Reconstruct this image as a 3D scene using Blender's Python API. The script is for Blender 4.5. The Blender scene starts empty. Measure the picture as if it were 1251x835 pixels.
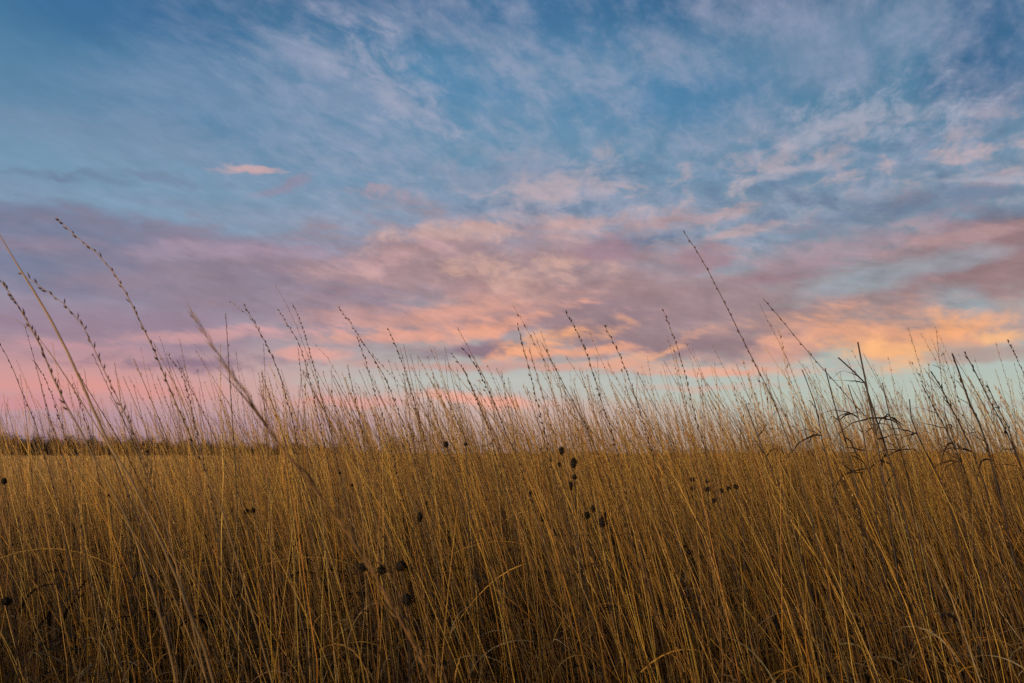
import bpy, math, random
import numpy as np
from mathutils import Vector, Matrix

sc = bpy.context.scene
col = sc.collection
rng = np.random.default_rng(11)
random.seed(5)

# ------------------------------------------------------------------ camera
W, H, FPX = 1251.0, 835.0, 973.0
HORIZON = 555.0
EYE = 1.12
PITCH = math.atan((HORIZON - H / 2) / FPX)
cd = bpy.data.cameras.new('camera')
cam = bpy.data.objects.new('camera', cd)
col.objects.link(cam)
cd.sensor_width = 36.0
cd.lens = FPX / W * 36.0
cd.clip_start = 0.05
cd.clip_end = 3000
cam.location = (0, 0, EYE)
cam.rotation_euler = (math.pi / 2 + PITCH, 0, 0)
cd.dof.use_dof = True
cd.dof.focus_distance = 2.4
cd.dof.aperture_fstop = 7.0
sc.camera = cam


def pdir(px, py):
    """direction (world) seen at a pixel of the 1251 x 835 photograph"""
    x = (px - W / 2) / FPX
    y = -(py - H / 2) / FPX
    c, s = math.cos(PITCH), math.sin(PITCH)
    return np.array([x, c - s * y, s + c * y])


def azel(px, py):
    d = pdir(px, py)
    d = d / np.linalg.norm(d)
    return math.degrees(math.atan2(d[0], d[1])), math.degrees(math.asin(d[2]))


def at(px, py, dist):
    """point seen at a pixel, dist metres in front of the eye"""
    d = pdir(px, py)
    return np.array([0, 0, EYE]) + d * (dist / d[1])


def lin(c):
    r = []
    for v in c[:3]:
        v = v / 255.0
        r.append(v / 12.92 if v <= 0.04045 else ((v + 0.055) / 1.055) ** 2.4)
    return r


# ------------------------------------------------------------------ render settings
sc.view_settings.view_transform = 'Standard'
sc.view_settings.look = 'None'
sc.view_settings.exposure = 0.0
sc.view_settings.gamma = 1.0
sc.view_settings.use_curve_mapping = False
sc.render.engine = 'CYCLES'
sc.cycles.max_bounces = 3
sc.cycles.diffuse_bounces = 2
sc.cycles.transmission_bounces = 2
sc.cycles.sample_clamp_indirect = 2.0
sc.cycles.sample_clamp_direct = 3.0
sc.cycles.use_denoising = False

# ------------------------------------------------------------------ sky
SUN_AZ, SUN_EL = math.radians(-140.0), math.radians(7.0)   # azimuth from +Y towards +X

world = bpy.data.worlds.new("World")
sc.world = world
world.use_nodes = True
nt = world.node_tree
nt.nodes.clear()


def put(sock, v):
    if isinstance(v, bpy.types.NodeSocket):
        nt.links.new(v, sock)
    else:
        sock.default_value = v


def nmath(op, a, b=0.0, c=None, clamp=False):
    n = nt.nodes.new('ShaderNodeMath')
    n.operation = op
    n.use_clamp = clamp
    put(n.inputs[0], a)
    put(n.inputs[1], b)
    if c is not None:
        put(n.inputs[2], c)
    return n.outputs[0]


def nvec(op, a, b):
    n = nt.nodes.new('ShaderNodeVectorMath')
    n.operation = op
    put(n.inputs[0], a)
    put(n.inputs[1], b)
    return n.outputs[0]


def nmix(f, a, b):
    n = nt.nodes.new('ShaderNodeMix')
    n.data_type = 'RGBA'
    put(n.inputs[0], f)
    for s, v in ((n.inputs[6], a), (n.inputs[7], b)):
        if isinstance(v, bpy.types.NodeSocket):
            nt.links.new(v, s)
        else:
            s.default_value = (*lin(v), 1)
    return n.outputs[2]


def smooth(v, lo, hi, tmax=1.0):
    n = nt.nodes.new('ShaderNodeMapRange')
    n.interpolation_type = 'SMOOTHSTEP'
    put(n.inputs[0], v)
    n.inputs[1].default_value = lo
    n.inputs[2].default_value = hi
    n.inputs[3].default_value = 0.0
    n.inputs[4].default_value = tmax
    return n.outputs[0]


def noise(vec, scale, detail=6, rough=0.55, dist=0.0, color=False):
    n = nt.nodes.new('ShaderNodeTexNoise')
    n.noise_dimensions = '3D'
    put(n.inputs['Vector'], vec)
    n.inputs['Scale'].default_value = scale
    n.inputs['Detail'].default_value = detail
    n.inputs['Roughness'].default_value = rough
    n.inputs['Distortion'].default_value = dist
    return n.outputs['Color'] if color else n.outputs[0]


tc = nt.nodes.new('ShaderNodeTexCoord')
D = tc.outputs['Generated']
sep = nt.nodes.new('ShaderNodeSeparateXYZ')
nt.links.new(D, sep.inputs[0])
dx, dy, dz = sep.outputs
AZ = nmath('MULTIPLY', nmath('ARCTAN2', dx, dy), 57.29578)
EL = nmath('MULTIPLY', nmath('ARCSINE', dz), 57.29578)
cmb = nt.nodes.new('ShaderNodeCombineXYZ')
nt.links.new(AZ, cmb.inputs[0])
nt.links.new(EL, cmb.inputs[1])
P0 = cmb.outputs[0]


def mapped(vec, loc=(0, 0, 0), rot=(0, 0, 0), scale=(1, 1, 1), kind='POINT'):
    n = nt.nodes.new('ShaderNodeMapping')
    n.vector_type = kind
    put(n.inputs['Vector'], vec)
    n.inputs['Location'].default_value = loc
    n.inputs['Rotation'].default_value = rot
    n.inputs['Scale'].default_value = scale
    return n.outputs[0]


# cloud sheets seen in perspective: the ray meets a plane overhead
zz = nmath('ADD', nmath('MAXIMUM', dz, 0.0), 0.10)
pl = nt.nodes.new('ShaderNodeCombineXYZ')
nt.links.new(nmath('DIVIDE', dx, zz), pl.inputs[0])
nt.links.new(nmath('DIVIDE', dy, zz), pl.inputs[1])
PL = pl.outputs[0]

# shared noise fields
warp = nvec('SUBTRACT', noise(mapped(D, scale=(1, 1, 2.6)), 5.0, 5, 0.55, color=True), (0.5, 0.5, 0.5))
warp2 = nvec('SUBTRACT', noise(mapped(D, scale=(1, 1, 2.0)), 22.0, 4, 0.6, color=True), (0.5, 0.5, 0.5))
calm = nmath('MULTIPLY_ADD', smooth(EL, 3.0, 13.0), 0.7, 0.3)
wv = nt.nodes.new('ShaderNodeVectorMath')
wv.operation = 'SCALE'
nt.links.new(nvec('MULTIPLY', warp, (9.0, 3.6, 0.0)), wv.inputs[0])
nt.links.new(calm, wv.inputs['Scale'])
P = nvec('ADD', nvec('ADD', P0, wv.outputs[0]), nvec('MULTIPLY', warp2, (2.0, 1.1, 0.0)))
nStreak = noise(mapped(D, rot=(0, 0.06, 0), scale=(1, 1, 0.24), kind='TEXTURE'), 8.5, 9, 0.60, 0.25)
nWisp = noise(mapped(D, rot=(0, 0.22, 0), scale=(1, 1, 0.27), kind='TEXTURE'), 15.0, 9, 0.64, 0.25)
nFluff = noise(mapped(D, scale=(1, 1, 1.6)), 20.0, 9, 0.64, 0.4)
nRip = noise(mapped(PL, rot=(0, 0, 0.95), scale=(2.0, 1.0, 1), kind='TEXTURE'), 5.0, 8, 0.66, 0.3)
nRipS = noise(mapped(PL, rot=(0, 0, 1.25), scale=(1.7, 1.0, 1), kind='TEXTURE'), 15.0, 6, 0.66, 0.3)
nSoft = noise(mapped(D, scale=(1, 1, 2.0)), 4.0, 4, 0.5, 0.3)
FIELD = {'s': nStreak, 'w': nWisp, 'f': nFluff, 'r': nRip, 'q': nRipS, 'o': nSoft}


def blob(base, px, py, rx, ry, colr, alpha=1.0, rot=0.0, f='s', amp=0.9, lo=None, soft=0.6, pos=None):
    """a patch of cloud centred on a direction, its edge broken up by a noise field"""
    a, e = azel(px, py)
    k = 1 / 17.0
    v = mapped(P if pos is None else pos, loc=(a, e, 0), rot=(0, 0, math.radians(-rot)), scale=(rx * k * 1.6, ry * k * 1.6, 1), kind='TEXTURE')
    g = nt.nodes.new('ShaderNodeTexGradient')
    g.gradient_type = 'SPHERICAL'
    nt.links.new(v, g.inputs[0])
    val = nmath('MULTIPLY_ADD', nmath('SUBTRACT', FIELD[f], 0.5), amp, g.outputs['Fac'])
    if lo is None:
        lo = 0.05 + amp * 0.22
    m = smooth(val, lo, lo + soft, alpha)
    m = nmath('MULTIPLY', m, smooth(g.outputs['Fac'], 0.0, 0.25))
    return nmix(m, base, colr)


def ramp(stops):
    n = nt.nodes.new('ShaderNodeValToRGB')
    n.color_ramp.interpolation = 'EASE'
    els = n.color_ramp.elements
    pts = sorted((min(1, max(0, azel(W / 2, y)[1] / 40.0)), c) for y, c in stops)
    while len(els) < len(pts):
        els.new(0.5)
    for e_, (p_, c_) in zip(els, pts):
        e_.position = p_
        e_.color = (*lin(c_), 1)
    nt.links.new(nmath('DIVIDE', EL, 40.0, clamp=True), n.inputs[0])
    return n.outputs[0]


rL = ramp([(-90, (40, 84, 134)), (0, (52, 102, 146)), (100, (74, 124, 162)), (180, (94, 136, 170)), (250, (118, 154, 182)),
           (300, (134, 150, 178)), (400, (158, 146, 166)), (480, (214, 156, 154)), (520, (188, 152, 162)), (552, (176, 144, 156))])
rC = ramp([(-90, (44, 90, 140)), (0, (62, 114, 158)), (100, (86, 138, 176)), (200, (106, 147, 178)), (300, (148, 156, 178)),
           (400, (172, 156, 162)), (468, (190, 192, 186)), (505, (204, 174, 166)), (552, (190, 160, 152))])
rR = ramp([(-90, (38, 80, 124)), (0, (44, 94, 136)), (100, (76, 126, 160)), (200, (94, 137, 168)), (300, (130, 150, 170)),
           (400, (168, 172, 170)), (450, (182, 196, 188)), (500, (184, 194, 180)), (552, (182, 168, 150))])
wC = smooth(AZ, -27, -2)
wR = smooth(AZ, 0, 26)
S = nmix(wR, nmix(wC, rL, rC), rR)

# deep clear holes
S = blob(S, 820, 125, 120, 60, (74, 130, 174), 0.55, f='o', amp=0.8)
S = blob(S, 150, 10, 170, 40, (52, 106, 156), 0.6, f='o', amp=0.8)
S = blob(S, 1215, 60, 70, 110, (44, 92, 140), 0.6, f='o', amp=0.8)
# thin high ripples of cloud over the upper half
rip = nmath('MULTIPLY_ADD', nRipS, 0.42, nmath('MULTIPLY', nRip, 0.72))
hi = smooth(rip, 0.46, 0.78, 0.62)
hi = nmath('MULTIPLY', hi, smooth(EL, 10.0, 17.0))
hi = nmath('MULTIPLY', hi, smooth(AZ, -34, -12))
S = nmix(hi, S, (166, 168, 190))
S = blob(S, 420, 120, 170, 60, (160, 168, 194), 0.42, 25, 'r', 1.5)
S = blob(S, 480, 100, 150, 50, (176, 174, 194), 0.42, 30, 'q', 1.8)
S = blob(S, 1000, 60, 190, 75, (140, 155, 184), 0.55, 0, 'r', 1.3)
S = blob(S, 1060, 150, 160, 45, (172, 174, 192), 0.60, 0, 'q', 1.9)
S = blob(S, 980, 175, 40, 22, (178, 178, 194), 0.6, 0, 'f', 1.2)
S = blob(S, 250, 110, 200, 60, (122, 150, 184), 0.5, 10, 'r', 1.2)
S = blob(S, 200, 180, 260, 40, (128, 150, 180), 0.5, 5, 's', 1.2)

# fluffier, lower cloud with blue gaps right of the middle
fl = nmath('MULTIPLY_ADD', nFluff, 0.62, nmath('MULTIPLY', nStreak, 0.42))
band = nmath('MULTIPLY', nmath('MULTIPLY', smooth(EL, 11.5, 15.0), smooth(nmath('MULTIPLY', EL, -1.0), -23.0, -18.0)), smooth(AZ, -10.0, 2.0))
S = nmix(nmath('MULTIPLY', smooth(fl, 0.49, 0.62, 0.80), band), S, (190, 170, 176))
S = nmix(nmath('MULTIPLY', smooth(nmath('SUBTRACT', 1.04, fl), 0.54, 0.68, 0.65), band), S, (106, 128, 160))
# middle level wisps
S = blob(S, 640, 215, 170, 38, (150, 156, 178), 0.6, 0, 'f', 1.4)
S = blob(S, 60, 216, 110, 8, (108, 122, 152), 0.60, -3, 'w', 1.8)
S = blob(S, 200, 220, 110, 8, (116, 126, 156), 0.5, 0, 'f', 1.8)
S = blob(S, 310, 208, 50, 5, (208, 172, 174), 0.85, -10, 'w', 0.8)
S = blob(S, 352, 226, 45, 9, (150, 142, 166), 0.7, -24, 'w', 1.0)
S = blob(S, 470, 242, 60, 13, (186, 156, 164), 0.7, 4, 'f', 1.8)
S = blob(S, 690, 235, 120, 36, (190, 172, 180), 0.75, -12, 'f', 1.5)
S = blob(S, 890, 232, 46, 20, (196, 178, 184), 0.6, -25, 'f', 1.9)
S = blob(S, 960, 212, 80, 10, (182, 174, 188), 0.6, -6, 'w', 1.2)
S = blob(S, 1090, 255, 150, 34, (92, 112, 142), 0.75, -4, 'f', 1.7)
S = blob(S, 1220, 270, 90, 24, (96, 108, 134), 0.7, 0, 'w', 1.7)
S = blob(S, 1200, 235, 60, 12, (104, 126, 154), 0.7, 0, 'w', 1.2)
S = blob(S, 1180, 212, 80, 6, (168, 170, 186), 0.6, 3, 'w', 1.2)
S = blob(S, 180, 262, 240, 16, (130, 162, 188), 0.7, 0, 's', 0.8)

# the main bank of cloud
S = blob(S, 150, 320, 300, 52, (120, 126, 154), 0.90, 2, 's', 0.9, soft=0.45)
S = blob(S, 380, 350, 330, 75, (154, 134, 150), 0.85, 0, 's', 1.1, soft=0.5)
S = blob(S, 640, 345, 330, 85, (174, 142, 146), 0.86, 0, 's', 1.2, soft=0.45)
S = blob(S, 860, 390, 330, 62, (160, 132, 138), 0.88, 0, 's', 1.1, soft=0.45)
S = blob(S, 1040, 305, 160, 24, (168, 144, 154), 0.75, -5, 'w', 1.2)
S = blob(S, 1205, 322, 130, 44, (150, 118, 122), 0.95, -8, 's', 0.9, soft=0.45)
S = blob(S, 1190, 395, 150, 40, (182, 150, 146), 0.80, 0, 's', 0.8)
S = blob(S, 1090, 338, 130, 15, (156, 168, 180), 0.65, -8, 's', 0.9)
S = blob(S, 1175, 368, 50, 20, (152, 170, 180), 0.75, 20, 's', 0.9)
S = blob(S, 100, 400, 230, 36, (154, 130, 150), 0.75, 0, 's', 0.8)
S = blob(S, 540, 385, 260, 44, (206, 154, 144), 0.55, -6, 's', 1.8)
S = blob(S, 640, 345, 190, 44, (206, 164, 152), 0.50, -4, 'f', 2.0)
S = blob(S, 1000, 405, 180, 44, (208, 154, 132), 0.75, -6, 'w', 1.7)
# mauve cores and lit wisps
S = blob(S, 560, 290, 150, 24, (206, 168, 160), 0.75, -5, 'f', 2.0)
S = blob(S, 480, 318, 170, 22, (200, 158, 158), 0.70, -9, 'w', 2.0)
S = blob(S, 250, 305, 170, 18, (172, 150, 172), 0.6, -5, 'w', 1.4)
S = blob(S, 620, 335, 190, 34, (214, 170, 154), 0.60, -4, 'f', 2.2)
S = blob(S, 560, 385, 200, 24, (224, 160, 140), 0.70, -8, 'w', 1.9)
S = blob(S, 500, 412, 190, 13, (230, 160, 138), 0.75, -5, 'w', 1.8)
S = blob(S, 420, 385, 120, 18, (200, 152, 150), 0.6, -8, 'w', 1.4)
S = blob(S, 700, 275, 90, 16, (206, 168, 164), 0.75, 6, 'w', 1.3)
S = blob(S, 756, 305, 62, 18, (158, 128, 142), 0.90, -6, 'f', 1.0)
S = blob(S, 860, 312, 52, 16, (164, 132, 142), 0.90, -6, 'f', 1.0)
S = blob(S, 965, 332, 80, 15, (160, 130, 140), 0.90, -4, 'f', 1.0)
S = blob(S, 905, 285, 60, 9, (196, 166, 166), 0.7, -10, 'w', 1.2)
S = blob(S, 1170, 295, 90, 12, (180, 146, 148), 0.7, -10, 'w', 1.4)
S = blob(S, 760, 388, 130, 28, (154, 127, 136), 0.80, -5, 's', 1.0)
S = blob(S, 860, 418, 130, 20, (152, 125, 134), 0.80, -3, 's', 1.0)
S = blob(S, 250, 412, 170, 10, (214, 160, 160), 0.75, -4, 'w', 1.3)
S = blob(S, 70, 425, 90, 8, (206, 152, 160), 0.75, 0, 'w', 1.3)
S = blob(S, 220, 443, 190, 14, (142, 116, 138), 0.88, -1, 'f', 1.7)
S = blob(S, 575, 432, 150, 15, (140, 112, 128), 0.90, -5, 'w', 1.5)
S = blob(S, 390, 436, 70, 10, (232, 166, 154), 0.85, 0, 'f', 1.2)
# orange undersides
S = blob(S, 610, 402, 130, 13, (234, 162, 134), 0.82, -14, 'w', 1.7)
S = blob(S, 700, 408, 105, 17, (252, 176, 122), 0.95, -12, 'w', 1.6)
S = blob(S, 690, 432, 130, 12, (244, 166, 126), 0.85, -6, 'w', 1.6)
S = blob(S, 648, 430, 80, 13, (244, 170, 128), 0.88, -12, 'w', 1.7)
S = blob(S, 800, 428, 80, 9, (238, 170, 132), 0.85, -18, 'w', 1.7)
S = blob(S, 600, 450, 240, 8, (206, 156, 148), 0.8, 0, 'w', 1.2)
S = blob(S, 740, 447, 130, 9, (232, 168, 142), 0.85, 0, 'w', 1.2)
S = blob(S, 880, 452, 110, 6, (240, 172, 146), 0.85, 2, 's', 0.7)
S = blob(S, 960, 428, 70, 22, (220, 160, 142), 0.80, -20, 'w', 1.0)
S = blob(S, 1080, 415, 150, 40, (228, 162, 126), 0.85, 4, 'w', 1.8)
S = blob(S, 1150, 402, 90, 22, (248, 172, 118), 0.90, -4, 'f', 1.6)
S = blob(S, 1085, 430, 85, 24, (251, 182, 122), 0.88, 6, 'f', 1.6)
S = blob(S, 1218, 410, 30, 10, (250, 186, 128), 0.8, 0, 'f', 0.8)
S = blob(S, 1200, 438, 80, 12, (178, 148, 142), 0.75, 0, 's', 0.9)
# clear slit under the bank and low pink cloud
S = blob(S, 1080, 477, 300, 12, (186, 196, 184), 0.75, 0, 's', 0.5)
S = blob(S, 620, 470, 250, 6, (192, 194, 186), 0.8, 0, 's', 0.6)
S = blob(S, 860, 470, 110, 5, (210, 180, 168), 0.7, 0, 's', 0.9)
S = blob(S, 110, 472, 210, 14, (226, 154, 148), 0.85, 0, 'w', 1.4)
S = blob(S, 30, 492, 80, 10, (216, 146, 152), 0.7, 0, 's', 0.8)
S = blob(S, 420, 492, 110, 8, (228, 164, 156), 0.8, 0, 'w', 1.0)
S = blob(S, 590, 490, 95, 10, (246, 172, 152), 0.92, 2, 'f', 0.9)
S = blob(S, 1120, 500, 200, 6, (178, 172, 166), 0.6, 0, 's', 1.0)
S = blob(S, 260, 515, 240, 10, (186, 150, 164), 0.6, 0, 's', 0.8)

# fine mottling of the cloud, then a little grey in the whole evening sky
mot = nmath('MULTIPLY_ADD', nmath('SUBTRACT', nFluff, 0.5), 0.55, nmath('MULTIPLY', nmath('SUBTRACT', nWisp, 0.5), 0.70))
mot = nmath('MULTIPLY', mot, smooth(nmath('MULTIPLY', EL, -1.0), -24, -12))
mot = nmath('MULTIPLY', mot, nmath('MULTIPLY', smooth(EL, 4.5, 8.0, 1.0), nmath('MULTIPLY_ADD', smooth(AZ, -28.0, -8.0), 0.5, 0.5)))
mot = nmath('MULTIPLY_ADD', nmath('SUBTRACT', nRipS, 0.5), nmath('MULTIPLY', smooth(EL, 8.0, 16.0), 0.26), mot)
hs = nt.nodes.new('ShaderNodeHueSaturation')
hs.inputs['Saturation'].default_value = 0.98
nt.links.new(nmath('ADD', mot, 1.0), hs.inputs['Value'])
nt.links.new(S, hs.inputs['Color'])
S = hs.outputs[0]

# the clear sky itself
sky = nt.nodes.new('ShaderNodeTexSky')
sky.sky_type = 'NISHITA'
sky.sun_disc = False
sky.sun_elevation = SUN_EL
sky.sun_rotation = SUN_AZ
bgN = nt.nodes.new('ShaderNodeBackground')
nt.links.new(sky.outputs[0], bgN.inputs[0])
bgN.inputs[1].default_value = 0.05
bgC = nt.nodes.new('ShaderNodeBackground')
nt.links.new(S, bgC.inputs[0])
bgC.inputs[1].default_value = 1.0
# cloud-covered side of the sky in front, clear sky overhead and behind
cover = nmath('MULTIPLY', smooth(dy, -0.25, 0.35), smooth(nmath('MULTIPLY', EL, -1.0), -62, -38))
cover = nmath('MULTIPLY_ADD', cover, 0.94, 0.0)
mixb = nt.nodes.new('ShaderNodeMixShader')
nt.links.new(cover, mixb.inputs[0])
nt.links.new(bgN.outputs[0], mixb.inputs[1])
nt.links.new(bgC.outputs[0], mixb.inputs[2])
wout = nt.nodes.new('ShaderNodeOutputWorld')
nt.links.new(mixb.outputs[0], wout.inputs[0])
world.cycles.sampling_method = 'MANUAL'
world.cycles.sample_map_resolution = 512

# ------------------------------------------------------------------ sun
sd = bpy.data.lights.new('sun', 'SUN')
sun = bpy.data.objects.new('sun', sd)
col.objects.link(sun)
sd.energy = 2.8
sd.angle = math.radians(6)
sd.color = (1.0, 0.83, 0.58)
sv = Vector((math.sin(SUN_AZ) * math.cos(SUN_EL), math.cos(SUN_AZ) * math.cos(SUN_EL), math.sin(SUN_EL)))
sun.rotation_euler = sv.to_track_quat('Z', 'Y').to_euler()
# ------------------------------------------------------------------ materials
def new_mat(name):
    m = bpy.data.materials.new(name)
    m.use_nodes = True
    n = m.node_tree
    n.nodes.clear()
    out = n.nodes.new('ShaderNodeOutputMaterial')
    return m, n, out


def grass_mat(name, rough=0.55, transl=0.22, spec=0.35):
    m, n, out = new_mat(name)
    at_ = n.nodes.new('ShaderNodeAttribute')
    at_.attribute_name = 'Col'
    geo = n.nodes.new('ShaderNodeTexCoord')
    mp = n.nodes.new('ShaderNodeMapping')
    mp.inputs['Scale'].default_value = (1, 1, 0.16)
    nz = n.nodes.new('ShaderNodeTexNoise')
    nz.inputs['Scale'].default_value = 90
    nz.inputs['Detail'].default_value = 3
    n.links.new(geo.outputs['Object'], mp.inputs[0])
    n.links.new(mp.outputs[0], nz.inputs['Vector'])
    mr = n.nodes.new('ShaderNodeMapRange')
    mr.inputs[1].default_value = 0.3
    mr.inputs[2].default_value = 0.7
    mr.inputs[3].default_value = 0.72
    mr.inputs[4].default_value = 1.22
    n.links.new(nz.outputs[0], mr.inputs[0])
    mul = n.nodes.new('ShaderNodeVectorMath')
    mul.operation = 'SCALE'
    n.links.new(at_.outputs['Color'], mul.inputs[0])
    n.links.new(mr.outputs[0], mul.inputs['Scale'])
    p = n.nodes.new('ShaderNodeBsdfPrincipled')
    p.inputs['Roughness'].default_value = rough
    p.inputs['Specular IOR Level'].default_value = spec
    n.links.new(mul.outputs[0], p.inputs['Base Color'])
    if transl > 0:
        tr = n.nodes.new('ShaderNodeBsdfTranslucent')
        n.links.new(mul.outputs[0], tr.inputs[0])
        mx = n.nodes.new('ShaderNodeMixShader')
        mx.inputs[0].default_value = transl
        n.links.new(p.outputs[0], mx.inputs[1])
        n.links.new(tr.outputs[0], mx.inputs[2])
        n.links.new(mx.outputs[0], out.inputs[0])
    else:
        n.links.new(p.outputs[0], out.inputs[0])
    return m


M_STEM = grass_mat('dry_grass_stem', 0.48, 0.0, 0.45)
M_LEAF = grass_mat('dry_grass_leaf', 0.6, 0.25, 0.3)
M_SEED = grass_mat('seed_husk', 0.75, 0.0, 0.2)
M_BARK = grass_mat('bark', 0.9, 0.0, 0.1)

m, n, out = new_mat('soil_and_thatch')
p = n.nodes.new('ShaderNodeBsdfPrincipled')
p.inputs['Roughness'].default_value = 0.95
p.inputs['Specular IOR Level'].default_value = 0.1
t_ = n.nodes.new('ShaderNodeTexCoord')
nz = n.nodes.new('ShaderNodeTexNoise')
nz.inputs['Scale'].default_value = 5
nz.inputs['Detail'].default_value = 10
nz.inputs['Roughness'].default_value = 0.7
n.links.new(t_.outputs['Object'], nz.inputs['Vector'])
cr = n.nodes.new('ShaderNodeValToRGB')
cr.color_ramp.elements[0].position = 0.35
cr.color_ramp.elements[0].color = (*lin((52, 40, 28)), 1)
cr.color_ramp.elements[1].position = 0.68
cr.color_ramp.elements[1].color = (*lin((122, 92, 58)), 1)
n.links.new(nz.outputs[0], cr.inputs[0])
n.links.new(cr.outputs[0], p.inputs['Base Color'])
bp = n.nodes.new('ShaderNodeBump')
bp.inputs['Strength'].default_value = 0.6
bp.inputs['Distance'].default_value = 0.05
n.links.new(nz.outputs[0], bp.inputs['Height'])
n.links.new(bp.outputs[0], p.inputs['Normal'])
n.links.new(p.outputs[0], out.inputs[0])
M_SOIL = m


# ------------------------------------------------------------------ mesh helpers (numpy)
class Geo:
    """collects vertices, faces of one size and a colour per vertex"""

    def __init__(self):
        self.v, self.q, self.t, self.c, self.n = [], [], [], [], 0

    def add(self, v, c, quads=None, tris=None):
        self.v.append(v.astype(np.float32))
        self.c.append(np.broadcast_to(c, v.shape).astype(np.float32))
        if quads is not None and len(quads):
            self.q.append((quads + self.n).astype(np.int32))
        if tris is not None and len(tris):
            self.t.append((tris + self.n).astype(np.int32))
        self.n += len(v)

    def mesh(self, name, mat, origin=None, smooth_=True):
        v = np.concatenate(self.v)
        if origin is not None:
            v = v - np.asarray(origin, np.float32)
        c = np.concatenate(self.c)
        me = bpy.data.meshes.new(name)
        q = np.concatenate(self.q) if self.q else np.zeros((0, 4), np.int32)
        t = np.concatenate(self.t) if self.t else np.zeros((0, 3), np.int32)
        me.vertices.add(len(v))
        me.vertices.foreach_set('co', v.ravel())
        me.loops.add(q.size + t.size)
        me.loops.foreach_set('vertex_index', np.concatenate([q.ravel(), t.ravel()]))
        me.polygons.add(len(q) + len(t))
        st = np.concatenate([np.arange(len(q)) * 4, q.size + np.arange(len(t)) * 3]).astype(np.int32)
        me.polygons.foreach_set('loop_start', st)
        if smooth_:
            me.polygons.foreach_set('use_smooth', np.ones(len(q) + len(t), bool))
        at_ = me.attributes.new('Col', 'FLOAT_COLOR', 'POINT')
        at_.data.foreach_set('color', np.concatenate([c, np.ones((len(c), 1), np.float32)], 1).ravel())
        me.materials.append(mat)
        me.update(calc_edges=True)
        return me

    def build(self, name, mat, parent=None, origin=None, smooth_=True):
        me = self.mesh(name, mat, origin, smooth_)
        o = bpy.data.objects.new(name, me)
        col.objects.link(o)
        if parent is not None:
            o.parent = parent
        return o


def frames(pts):
    """two unit normals along each of many centre lines (N, S, 3)"""
    t = np.gradient(pts, axis=1)
    t /= np.linalg.norm(t, axis=2, keepdims=True) + 1e-9
    ref = np.zeros_like(t)
    ref[..., 1] = 1.0
    steep = np.abs(t[..., 1]) > 0.9
    ref[steep] = (1, 0, 0)
    u = np.cross(t, ref)
    u /= np.linalg.norm(u, axis=2, keepdims=True) + 1e-9
    w = np.cross(t, u)
    return t, u, w


def tubes(g, pts, rad, colr, sides=3):
    """pts (N,S,3), rad (N,S), colr (N,3) or (N,S,3)"""
    N, S_, _ = pts.shape
    t, u, w = frames(pts)
    ang = np.arange(sides) * 2 * np.pi / sides + 0.5
    ring = u[:, :, None, :] * np.cos(ang)[None, None, :, None] + w[:, :, None, :] * np.sin(ang)[None, None, :, None]
    v = pts[:, :, None, :] + ring * rad[:, :, None, None]
    if colr.ndim == 2:
        colr = colr[:, None, :]
    c = np.broadcast_to(colr[:, :, None, :], v.shape)
    idx = np.arange(N * S_ * sides).reshape(N, S_, sides)
    a, b = idx[:, :-1, :], idx[:, 1:, :]
    q = np.stack([a, np.roll(a, -1, 2), np.roll(b, -1, 2), b], -1).reshape(-1, 4)
    g.add(v.reshape(-1, 3), c.reshape(-1, 3), quads=q)


def ribbons(g, pts, wid, colr, twist=None):
    """flat blades: pts (N,S,3), wid (N,S) half widths"""
    N, S_, _ = pts.shape
    t, u, w = frames(pts)
    if twist is None:
        twist = rng.uniform(0, 2 * np.pi, (N, 1)) + np.linspace(0, 1, S_)[None] * rng.normal(0, 1.2, (N, 1))
    d = u * np.cos(twist)[..., None] + w * np.sin(twist)[..., None]
    v = np.stack([pts - d * wid[..., None], pts + d * wid[..., None]], 2)
    if colr.ndim == 2:
        colr = colr[:, None, :]
    c = np.broadcast_to(colr[:, :, None, :], v.shape)
    idx = np.arange(N * S_ * 2).reshape(N, S_, 2)
    q = np.stack([idx[:, :-1, 0], idx[:, :-1, 1], idx[:, 1:, 1], idx[:, 1:, 0]], -1).reshape(-1, 4)
    g.add(v.reshape(-1, 3), c.reshape(-1, 3), quads=q)


OCT = np.array([(0, 0, -1), (1, 0, -0.1), (0, 1, -0.1), (-1, 0, -0.1), (0, -1, -0.1), (0, 0, 1)], float)
OCT_T = np.array([(0, 2, 1), (0, 3, 2), (0, 4, 3), (0, 1, 4), (5, 1, 2), (5, 2, 3), (5, 3, 4), (5, 4, 1)])


def spikelets(g, pos, axis, length, width, colr):
    """small pointed husks: pos (K,3), axis (K,3) unit, length (K), width (K), colr (K,3)"""
    K = len(pos)
    ref = np.tile(np.array([0.3, 1.0, 0.1]), (K, 1))
    u = np.cross(axis, ref)
    u /= np.linalg.norm(u, axis=1, keepdims=True) + 1e-9
    w = np.cross(axis, u)
    v = pos[:, None, :] + OCT[None, :, 0, None] * u[:, None] * width[:, None, None] + \
        OCT[None, :, 1, None] * w[:, None] * width[:, None, None] * 0.7 + OCT[None, :, 2, None] * axis[:, None] * length[:, None, None] * 0.5
    c = np.broadcast_to(colr[:, None, :], v.shape)
    tr = (np.arange(K)[:, None, None] * 6 + OCT_T[None]).reshape(-1, 3)
    g.add(v.reshape(-1, 3), c.reshape(-1, 3), tris=tr)


def tag(o, label=None, cat=None, group=None, kind=None):
    if label:
        o['label'] = label
    if cat:
        o['category'] = cat
    if group:
        o['group'] = group
    if kind:
        o['kind'] = kind
    return o


def empty(name, loc):
    o = bpy.data.objects.new(name, None)
    o.empty_display_size = 0.05
    col.objects.link(o)
    o.location = loc
    return o


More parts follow.
